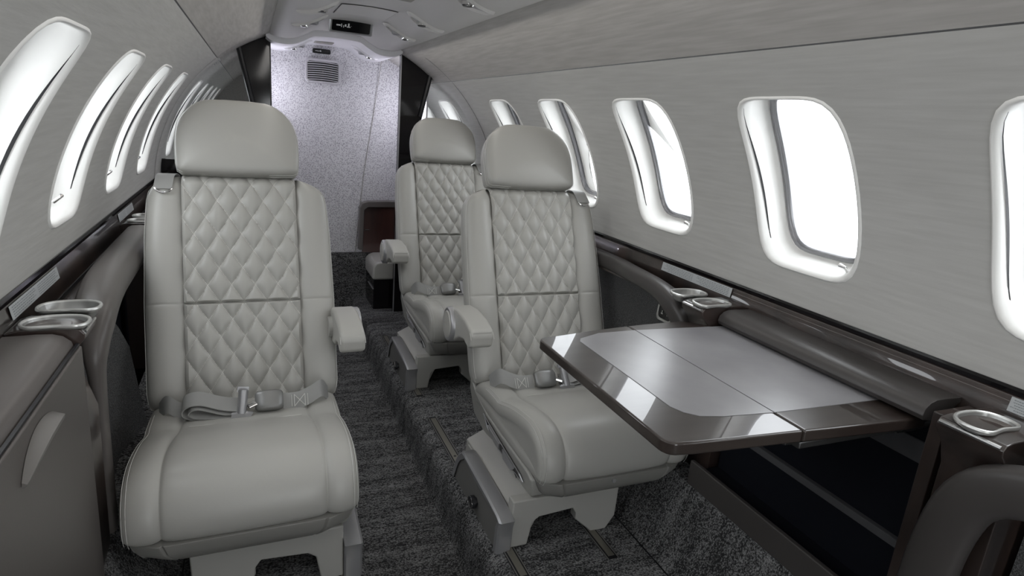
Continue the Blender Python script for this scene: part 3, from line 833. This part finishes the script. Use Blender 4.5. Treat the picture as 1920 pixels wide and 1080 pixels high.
    mb = MB(); mb.prism([(-.022, .0), (-.004, -.007), (.018, -.003), (.024, .006), (.0, .010), (-.02, .008)], lambda a, b: (x0+ux_*a, .290+b*.2, bz+.002+b), lambda a, b: (x0+ux_*a, .284+b*.2, bz+.000+b)); mb.build('adjuster_cheek', 'silver', ad)
    mb = MB(); mb.prism([(-.012, -.004), (.012, -.004), (.014, .006), (-.01, .008)], lambda a, b: (x0+ux_*a+ux_*.004, .322+b*.2, bz+.050+b), lambda a, b: (x0+ux_*a+ux_*.004, .328+b*.2, bz+.048+b)); mb.build('adjuster_cheek', 'silver', ad)
    mb = MB(); mb.tube([(x0+ux_*.014, .30, bz+.018), (x0+ux_*.03, .306, bz+.022)], .012, 12, flat=.35); mb.build('tongue', 'chrome', ad)
    # --- shoulder belt end at the outboard shoulder
    sb = empty('shoulder_belt'); sb.parent = t
    pth = smooth_path([bp(.150, .560, -.055), bp(.158, .578, -.03), bp(.165, .570, -.008), bp(.168, .548, .004), bp(.170, .530, .012)], 5)
    MB().ribbon(pth, (1, 0, 0), .040).build('strap', 'web', sb)
    mb = MB(); mb.tube([bp(.168+.021*math.cos(rad(a)), .540+.020*math.sin(rad(a)), .014) for a in range(-160, -10, 15)], .0022, 8); mb.build('strap_guide', 'chrome', sb)
    return t
def seat(sg, name, label, cx_, y0):
    o = cabin_seat(sg, name, label, cx_, y0); tag(o, label, 'seat', 'pale grey quilted leather cabin seats'); return o
s1 = seat(-1, 'cabin_seat', 'large pale grey quilted leather seat left of the aisle, nearest the left wall', -.371, 1.085)
s1.rotation_euler.y = -.010
s2 = seat(1, 'cabin_seat', 'pale grey quilted leather seat right of the aisle, partly behind the folding table', .424, 1.065)
def copy_tree(o, parent=None):
    c = o.copy(); COL.objects.link(c)
    if parent: c.parent = parent
    for ch in list(o.children): copy_tree(ch, c)
    return c
s3 = copy_tree(s2); s3.location = (.421, 1.975, .13)
s3['label'] = 'farthest grey quilted leather seat, behind the table-side seat, beside the lavatory doorway'

# ---------------------------------------------------------------- side ledges, tables, arches
def ym(s, y): return y if s > 0 else y*1.045
def side(s):
    sd = 'right' if s > 0 else 'left'
    X = lambda x: s*x
    # sill lip and wood band along the whole cabin
    mb = MB(); mb.loft([[(X(.712), y, .779), (X(.704), y, .781), (X(.700), y, .777), (X(.701), y, .770), (X(.706), y, .768)] for y in (YF, YD)])
    struct(mb.build('trim_%d' % (20 if s > 0 else 21), 'black'))
    mb = MB(); mb.loft([[(X(.708), y, .770), (X(.703), y, .766), (X(.6975), y, .740), (X(.693), y, .700)] for y in (YF, YD)])
    struct(mb.build('trim_%d' % (22 if s > 0 else 23), 'wood'))
    # --- table module: leather ledge with rolled edge
    for n_, (ya, yb_) in enumerate([(.545, 1.018)]):
        ya, yb_ = ym(s, ya), ym(s, yb_)
        mb = MB(); pr = [(.697, .728), (.697, .736), (.655, .7375), (.635, .737), (.622, .733), (.612, .724), (.609, .713), (.613, .705), (.63, .702), (.66, .702)]
        mb.loft([[(X(x), y, z) for x, z in pr] for y in (ya, yb_)], True, True)
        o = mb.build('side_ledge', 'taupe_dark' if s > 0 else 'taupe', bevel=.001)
        tag(o, ('dark leather side ledge with a rolled edge above the open table' if s > 0 else 'dark leather side ledge in the left foreground above the cabinet door') if n_ == 0 else 'leather side ledge along the %s wall beside the farther seats' % sd, 'side ledge', 'padded leather side ledges')
    # --- cup holder housings
    spots = [(1.058, 1, .074), (.455, 0, .09)]
    for yc, two, ln in spots + [(1.94, 1, .090)]:
        yc = ym(s, yc)
        cxm = .606 if s > 0 else .636; fx = cxm-.041
        lowx = (.655, .665) if s > 0 and two else (.603, .606)
        mb = MB(); pr = [(.697, .30), (.697, .738), (.68, .743), (fx+.02, .743), (fx+.006, .740), (fx, .733), (fx+.001, .724), (fx+.022, .70), (max(fx+.03, .603), .66), (lowx[0], .58), (lowx[1], .30)]
        mb.loft([[(X(x), y, z) for x, z in pr] for y in (yc-ln/2, yc+ln/2)], True, True)
        h = mb.build('cup_holder_console', 'wood', bevel=.002)
        where = {1.058: 'at the front of the arched armrest', .455: 'closest to the camera', 1.94: 'beside the farther seats'}
        key = min(where, key=lambda q: abs(ym(s, q)-yc))
        tag(h, 'glossy dark wood cup holder console, %s side, %s' % (sd, where[key]), 'cup holder console')
        mb = MB(); mb.tube([(X(fx+.001), yc-ln/2+.004, .7355), (X(fx+.001), yc+ln/2-.004, .7355)], .0032, 8); mb.build('chrome_strip', 'chrome', h)
        for k_, dy in enumerate(([.066, -.016] if two else [.002])):
            def kid(grow, z):
                out = []
                for i in range(48):
                    a = 2*PI*i/48; c_, s_ = math.cos(a), math.sin(a)
                    rx = .0435+grow; ry = .033+grow
                    xx = rx*math.copysign(abs(c_)**.8, c_); yy = ry*math.copysign(abs(s_)**.9, s_)
                    if s_ < 0: yy += .013*(1-(xx/rx)**2)**1.5*(-s_)
                    out.append((X(cxm + xx), yc+dy+yy, z))
                return out
            m2 = MB(); m2.loft([kid(-.002, .741), kid(.0015, .743), kid(.003, .7465), kid(.0022, .749), kid(.000, .7497), kid(-.002, .7485), kid(-.003, .745)], True, False)
            cup = m2.build('cup_holder', 'cupmetal', h)
            m3 = MB(); m3.loft([kid(-.0028, .747), kid(-.006, .732), kid(-.010, .7285), kid(-.028, .728)], True, False); m3.f.append(tuple(range(3*48, 4*48))); m3.build('cup_liner', 'cupshade', cup)
    # --- the arches: rolled leather frame of the seat bay
    arcs = []
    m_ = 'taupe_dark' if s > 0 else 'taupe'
    base_y = 1.155
    def arch(pts, name):
        # each point: x, y, z, half width across the cabin, half thickness in the plane of the arch
        pth = smooth_path([(X(q[0]), q[1], q[2]) for q in pts], 5)
        hh = [(p.x, p.y) for p in smooth_path([(q[3], q[4], 0) for q in pts], 5)]
        mb = MB(); rows = []
        for i, p in enumerate(pth):
            tt = (pth[min(i+1, len(pth)-1)]-pth[max(i-1, 0)]).normalized(); nx = Vector((-X(1), 0, 0)); up = tt.cross(nx).normalized()
            rr = []
            for k in range(16):
                a = 2*PI*k/16; c_, q_ = math.cos(a), math.sin(a)
                c_ = math.copysign(abs(c_)**.65, c_); q_ = math.copysign(abs(q_)**.65, q_)
                rr.append(p + nx*(hh[i][0]*c_) + up*(hh[i][1]*q_))
            rows.append(rr)
        mb.loft(rows, True, True); return mb.build(name, m_)
    for n_, b in enumerate((1.152, 2.06)):
        c = b - .022
        if s > 0: pts = [(.668, c-.010, .22, .012, .020), (.664, c-.010, .48, .012, .020), (.620, c-.014, .61, .018, .022), (.606, c-.002, .668, .022, .025), (.604, c+.044, .706, .024, .027), (.614, c+.13, .723, .024, .022), (.634, c+.27, .723, .023, .022), (.664, c+.42, .716, .022, .024), (.668, c+.73, .712, .022, .024)]
        else: pts = [(.613, c+.010, .22, .010, .020), (.612, c+.010, .45, .010, .020), (.611, c+.008, .60, .012, .022), (.612, c+.014, .660, .020, .026), (.618, c+.060, .704, .032, .028), (.630, c+.19, .716, .036, .030), (.638, c+.36, .714, .038, .032), (.640, c+.73, .714, .038, .032)]
        pts = [(a, ym(s, y), z, h1, h2) for a, y, z, h1, h2 in pts]
        o = arch(pts[::-1], 'arched_armrest'); arcs.append(o)
        tag(o, ('dark leather armrest arch on the %s wall curving down behind the %s' % (sd, 'outlet panel' if s > 0 else 'left cup holders')) if n_ == 0 else 'dark leather armrest arch on the %s wall beside the farther seats' % sd, 'armrest', 'arched leather wall armrests')
    pts = [(.580, .462, .20), (.580, .462, .45), (.578, .452, .585), (.577, .422, .660), (.580, .352, .696), (.590, .25, .708), (.604, .0, .71), (.605, -.5, .71)]
    o = arch([(*q, .020, .036) for q in pts[::-1]], 'arched_armrest'); arcs.append(o)
    tag(o, 'dark leather armrest arch on the %s wall in the near foreground%s' % (sd, ', lower right corner' if s > 0 else ' beside the camera'), 'armrest', 'arched leather wall armrests')
    # fabric side panels inside the bays
    for n_, (ya, yb_) in enumerate([(1.17, 1.87), (2.05, 2.74), (-1.2, .40)]):
        ya, yb_ = ym(s, ya) if ya > 0 else ya, ym(s, yb_)
        mb = MB(); pr = [(.690, .685), (.690, .60), (.686, .45), (.676, .33), (.650, .27)] if n_ < 2 else [(.662, .70), (.665, .60), (.66, .45), (.65, .33), (.64, .27)]
        pr = [(p.x, p.y) for p in smooth_path([(a, b, 0) for a, b in pr], 4)]
        if s < 0 and n_ < 2:
            rows = []
            for x, z in [(.660, .69), (.663, .65), (.664, .60), (.663, .52), (.660, .42), (.650, .33), (.635, .27)]:
                ye = ya + lerp(.10, .40, 1-max(0, (z-.45)/.25)**1.6 if z > .45 else 1)
                rows.append([(X(lerp(x, x-.035, max(0, (k-5)/3))), lerp(ya, ye, k/8), z) for k in range(9)])
            mb.loft(rows)
        else: mb.loft([[(X(x), y, z) for x, z in pr] for y in (ya, (ya+yb_)/2, yb_)])
        o = mb.build('side_panel', 'fabric', arcs[n_])
    # continuous dark trough behind the armrests
    mb = MB(); mb.loft([[(X(.6935), y, .704), (X(.65), y, .704), (X(.648), y, .69)] for y in (ym(s, 1.16), ym(s, 1.80))])
    struct(mb.build('trim_%d' % (24 if s > 0 else 25), 'wood'))
    mb = MB(); mb.box((X(.6925), YF, .703), (X(.697), YD, .712)); struct(mb.build('trim_%d' % (26 if s > 0 else 27), 'slot', smooth=False))
side(1); side(-1)

# right hand table bay: open, with shelf, curb and end panels
def table_bay():
    t = empty('table_storage_bay', (.645, .78, .30))
    L = lambda x, y, z: (x-.645, y-.78, z-.30)
    def bx(a, b, nm, mt, bv=.0, par=None): return MB().box(L(*a), L(*b)).build(nm, mt, par or t, bevel=bv, smooth=bool(bv))
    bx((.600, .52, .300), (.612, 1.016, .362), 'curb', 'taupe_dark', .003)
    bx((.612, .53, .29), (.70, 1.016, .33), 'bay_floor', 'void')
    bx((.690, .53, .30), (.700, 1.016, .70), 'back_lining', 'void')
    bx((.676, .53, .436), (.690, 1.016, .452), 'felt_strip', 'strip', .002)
    bx((.684, .53, .60), (.690, 1.016, .64), 'upper_strip', 'strip', .002)
    bx((.605, .508, .30), (.690, .53, .73), 'end_panel', 'wood', .002)
    tag(t, 'open navy-black table storage bay below the right side ledge', 'storage bay')
table_bay()

# left hand table bay: closed by a leather faced door with a curved handle
def left_door():
    ya, yb_ = .535, 1.068
    mb = MB(); mb.prism([(.600, .715), (.602, .28), (.608, .28), (.608, .715)], lambda x, z: (-x, ya, z), lambda x, z: (-x, yb_, z))
    o = mb.build('table_cabinet_door', 'taupe', bevel=.004, seg=3)
    tag(o, 'brown-grey leather faced table cabinet door in the left foreground', 'cabinet door')
    mb = MB(); rows = []
    pts = smooth_path([(.912, .668), (.895, .681), (.86, .690), (.82, .690), (.785, .678), (.762, .660)], 4)
    n = len(pts)
    for i, p in enumerate(pts):
        w = .0065*math.sin(PI*(.12+.8*i/(n-1)))+.0015; h = .014*math.sin(PI*i/(n-1))
        rows.append([(-.5985-.001, p.x, p.y-w), (-.5985+h+.003, p.x, p.y-w*.6), (-.5985+h+.004, p.x, p.y+w*.2), (-.5985-.001, p.x, p.y+w)])
    mb.loft(rows, True, True); mb.build('handle', 'shell_dark', o)
    mb = MB(); mb.box((-.6035, ya, .7145), (-.608, yb_, .7185)); mb.build('shadow_gap', 'slot', o)
M['shell_dark'] = mat('taupe_plastic_handle', (.17, .16, .15), .4)
left_door()

# outlet plate
def outlet(s):
    t = empty('control_outlet_plate', (s*.675, ym(s, 1.280), .653))
    X = lambda x: -s*x
    def rr(W, H, o, r=.012):
        out = []
        for cx_, cz_, a0 in ((W-r, H-r, 0), (-W+r, H-r, 90), (-W+r, -H+r, 180), (W-r, -H+r, 270)):
            for k in range(6):
                a = rad(a0+18*k); out.append((X(o), cx_+r*math.cos(a), cz_+r*math.sin(a)))
        return out
    mb = MB(); mb.loft([rr(.036, .036, -.003), rr(.036, .036, .004), rr(.034, .034, .006), rr(.028, .028, .006), rr(.028, .028, .004)], True); mb.build('frame', 'cupmetal', t)
    mb = MB(); mb.loft([rr(.029, .029, .0045), rr(.001, .001, .0045, .0004)], True); f = mb.build('faceplate', 'display', t)
    mb = MB()
    for (y, z) in ((.012, .010), (-.012, .010), (.012, -.012), (-.012, -.012)):
        if y > 0:
            mb.box((X(.0046), y-.004, z-.0045), (X(.0062), y+.004, z-.001)); mb.box((X(.0046), y-.0015, z-.001), (X(.0062), y+.0015, z+.006))
        else:
            mb.box((X(.0046), y-.005, z-.001), (X(.0056), y-.001, z+.003)); mb.box((X(.0046), y+.001, z-.004), (X(.0056), y+.004, z+.0005))
    mb.build('switch', 'cupmetal', f, smooth=False)
    t.rotation_euler = (0, rad(s*4), 0)
    tag(t, 'black control and socket plate in a silver frame on the %s side fabric panel' % ('right' if s > 0 else 'left'), 'control plate')
outlet(1); outlet(-1)

# folding table
def table():
    t = empty('folding_table', (.40, .80, .70))
    L = lambda x, y, z: (x-.40, y-.80, z-.70)
    zt = .700; th = .020
    # outline, outboard edge tucked under the ledge, ends bowed
    def end_y(x, s_):
        u = (x-.16)/.485
        if s_ > 0 and x > .56: return 1.062-.046*min(1, (x-.56)/.03)
        if s_ > 0: return 1.012 + .050*math.sin(PI*min(1, u*.62)) if u < .81 else 1.012+.050*math.sin(PI*.5)*1.0
        return .590 - .030*min(1, u*1.1)
    def leaf(x0, x1, nm, corner):
        n = 10; out = []
        r = .022
        ys = []
        if corner:
            yf = end_y(x0, -1); yb_ = end_y(x0, 1)
            for k in range(6):
                a = rad(180+18*k*1.0); out.append((x0+r+r*math.cos(a), yf+r+r*math.sin(a)*1.0))
            for k in range(1, n+1): x = lerp(x0+r, x1, k/n); out.append((x, end_y(x, -1)))
            for k in range(n): x = lerp(x1, x0+r, k/n); out.append((x, end_y(x, 1)))
            for k in range(6):
                a = rad(90+18*k); out.append((x0+r+r*math.cos(a), yb_-r*.6+r*math.sin(a)*.9))
        else:
            for k in range(n+1): x = lerp(x0, x1, k/n); out.append((x, end_y(x, -1)))
            for k in range(n+1): x = lerp(x1, x0, k/n); out.append((x, end_y(x, 1)))
        mb = MB(); mb.prism(out, lambda x, y: L(x, y, zt-th), lambda x, y: L(x, y, zt))
        return mb.build(nm, 'tablewood', t, bevel=.004, seg=4, angle=60)
    l1 = leaf(.160, .3915, 'inner_leaf', True); l2 = leaf(.3935, .648, 'outer_leaf', False)
    def inlay(pts, par):
        mb = MB(); mb.prism(pts, lambda x, y: L(x, y, zt-.001), lambda x, y: L(x, y, zt+.0009)); return mb.build('leather_inlay', 'inlay', par, bevel=.0006)
    inlay([(.3915, .633), (.3915, 1.022), (.30, 1.018), (.245, .995), (.236, .980), (.236, .690), (.245, .668), (.262, .652), (.30, .642)], l1)
    inlay([(.3935, .633), (.648, .628), (.648, 1.012), (.3935, 1.022)], l2)
    mb = MB(); mb.box(L(.39, .575, .668), L(.63, .592, .680)); mb.box(L(.39, .60, .660), L(.63, .64, .678)); mb.build('slide_rail', 'silver2', t, bevel=.003)
    mb = MB(); mb.box(L(.39, .985, .660), L(.63, 1.01, .678)); mb.build('slide_rail', 'silver2', t, bevel=.003)
    mb = MB(); mb.tube([L(.615, .585, .668), L(.64, .575, .675), L(.66, .56, .69)], .007, 10); mb.build('support_arm', 'silver2', t)
    mb = MB(); mb.box(L(.43, .62, .655), L(.68, 1.0, .664)); mb.build('support_tray', 'slot', t)
    # chrome hinge plates let into the edge
    for y in (.612, 1.035):
        pass
    tag(t, 'unfolded glossy dark wood table with grey leather inlays in front of the right seat', 'table')
M['silver2'] = mat('dark_rail_metal', (.10, .10, .10), .3, metal=.8)
table()

# placards
def placard(s, y0, y1, z0, z1, label, lines=5, wall_a=None):
    t = MB()
    xf = lambda z: lerp(.6965, .7015, (z-.735)/.03)
    X = lambda z, o: s*(xf(z)-o)
    t.add([(X(z0, .001), y0, z0), (X(z0, .001), y1, z0), (X(z1, .001), y1, z1), (X(z1, .001), y0, z1),
           (X(z0, .0022), y0, z0), (X(z0, .0022), y1, z0), (X(z1, .0022), y1, z1), (X(z1, .0022), y0, z1)],
          [(0,1,2,3),(4,5,6,7),(0,1,5,4),(1,2,6,5),(2,3,7,6),(3,0,4,7)])
    o = t.build('placard', 'placard', bevel=.0006)
    mb = MB(); rnd = random.Random(3)
    halves = ((.03, .48), (.52, .97))
    for a, b in halves:
        for k in range(lines):
            zz = lerp(z1, z0, (k+1)/(lines+1)); u = a
            stop = b - rnd.random()*.08
            while u < stop:
                w = rnd.uniform(.012, .035); u2 = min(u+w, stop); ya_, yb2 = lerp(y0, y1, u), lerp(y0, y1, u2)
                h = (z1-z0)*.035
                mb.add([(X(zz-h, .0024), ya_, zz-h), (X(zz-h, .0024), yb2, zz-h), (X(zz+h, .0024), yb2, zz+h), (X(zz+h, .0024), ya_, zz+h)], [(0, 1, 2, 3)]); u = u2+.008
    mb.build('printed_lines', 'ink', o, smooth=False)
    tag(o, label, 'placard'); return o
placard(1, 1.085, 1.36, .744, .7665, 'long pale instruction placard on the right sill above the two cup holders')
placard(1, .40, .482, .744, .7665, 'pale placard on right sill cut by the photo edge')
placard(-1, 1.115, 1.375, .744, .7665, 'long pale instruction placard on the left sill in the foreground')
placard(-1, 1.99, 2.22, .744, .7665, 'small pale placard on the left sill just before the left seat')
def ceiling_placard():
    def P(u, v, o): return cy(-1, lerp(46.9, 44.0, v), lerp(3.62, 3.42, 1-u), R-o)
    mb = MB(); 
    mb = MB(); a0, a1, y0, y1 = 46.2, 49.6, 2.86, 3.02
    mb.loft([[cy(-1, lerp(a0, a1, k/3), y, R-.002) for k in range(4)] for y in (y0, y1)])
    o = mb.build('placard', 'console'); tag(o, 'small faint exit placard on the upper left wall by the black wing panel', 'placard')
    m2 = MB()
    for k, w in ((.8, .7), (.45, .7), (.25, .9)):
        m2.loft([[cy(-1, lerp(a0, a1, k)+d, y, R-.003) for d in (-.12, .12)] for y in (lerp(y0, y1, .5-w/2), lerp(y0, y1, .5+w/2))])
    m2.build('printed_lines', 'ink', o, smooth=False)
ceiling_placard()
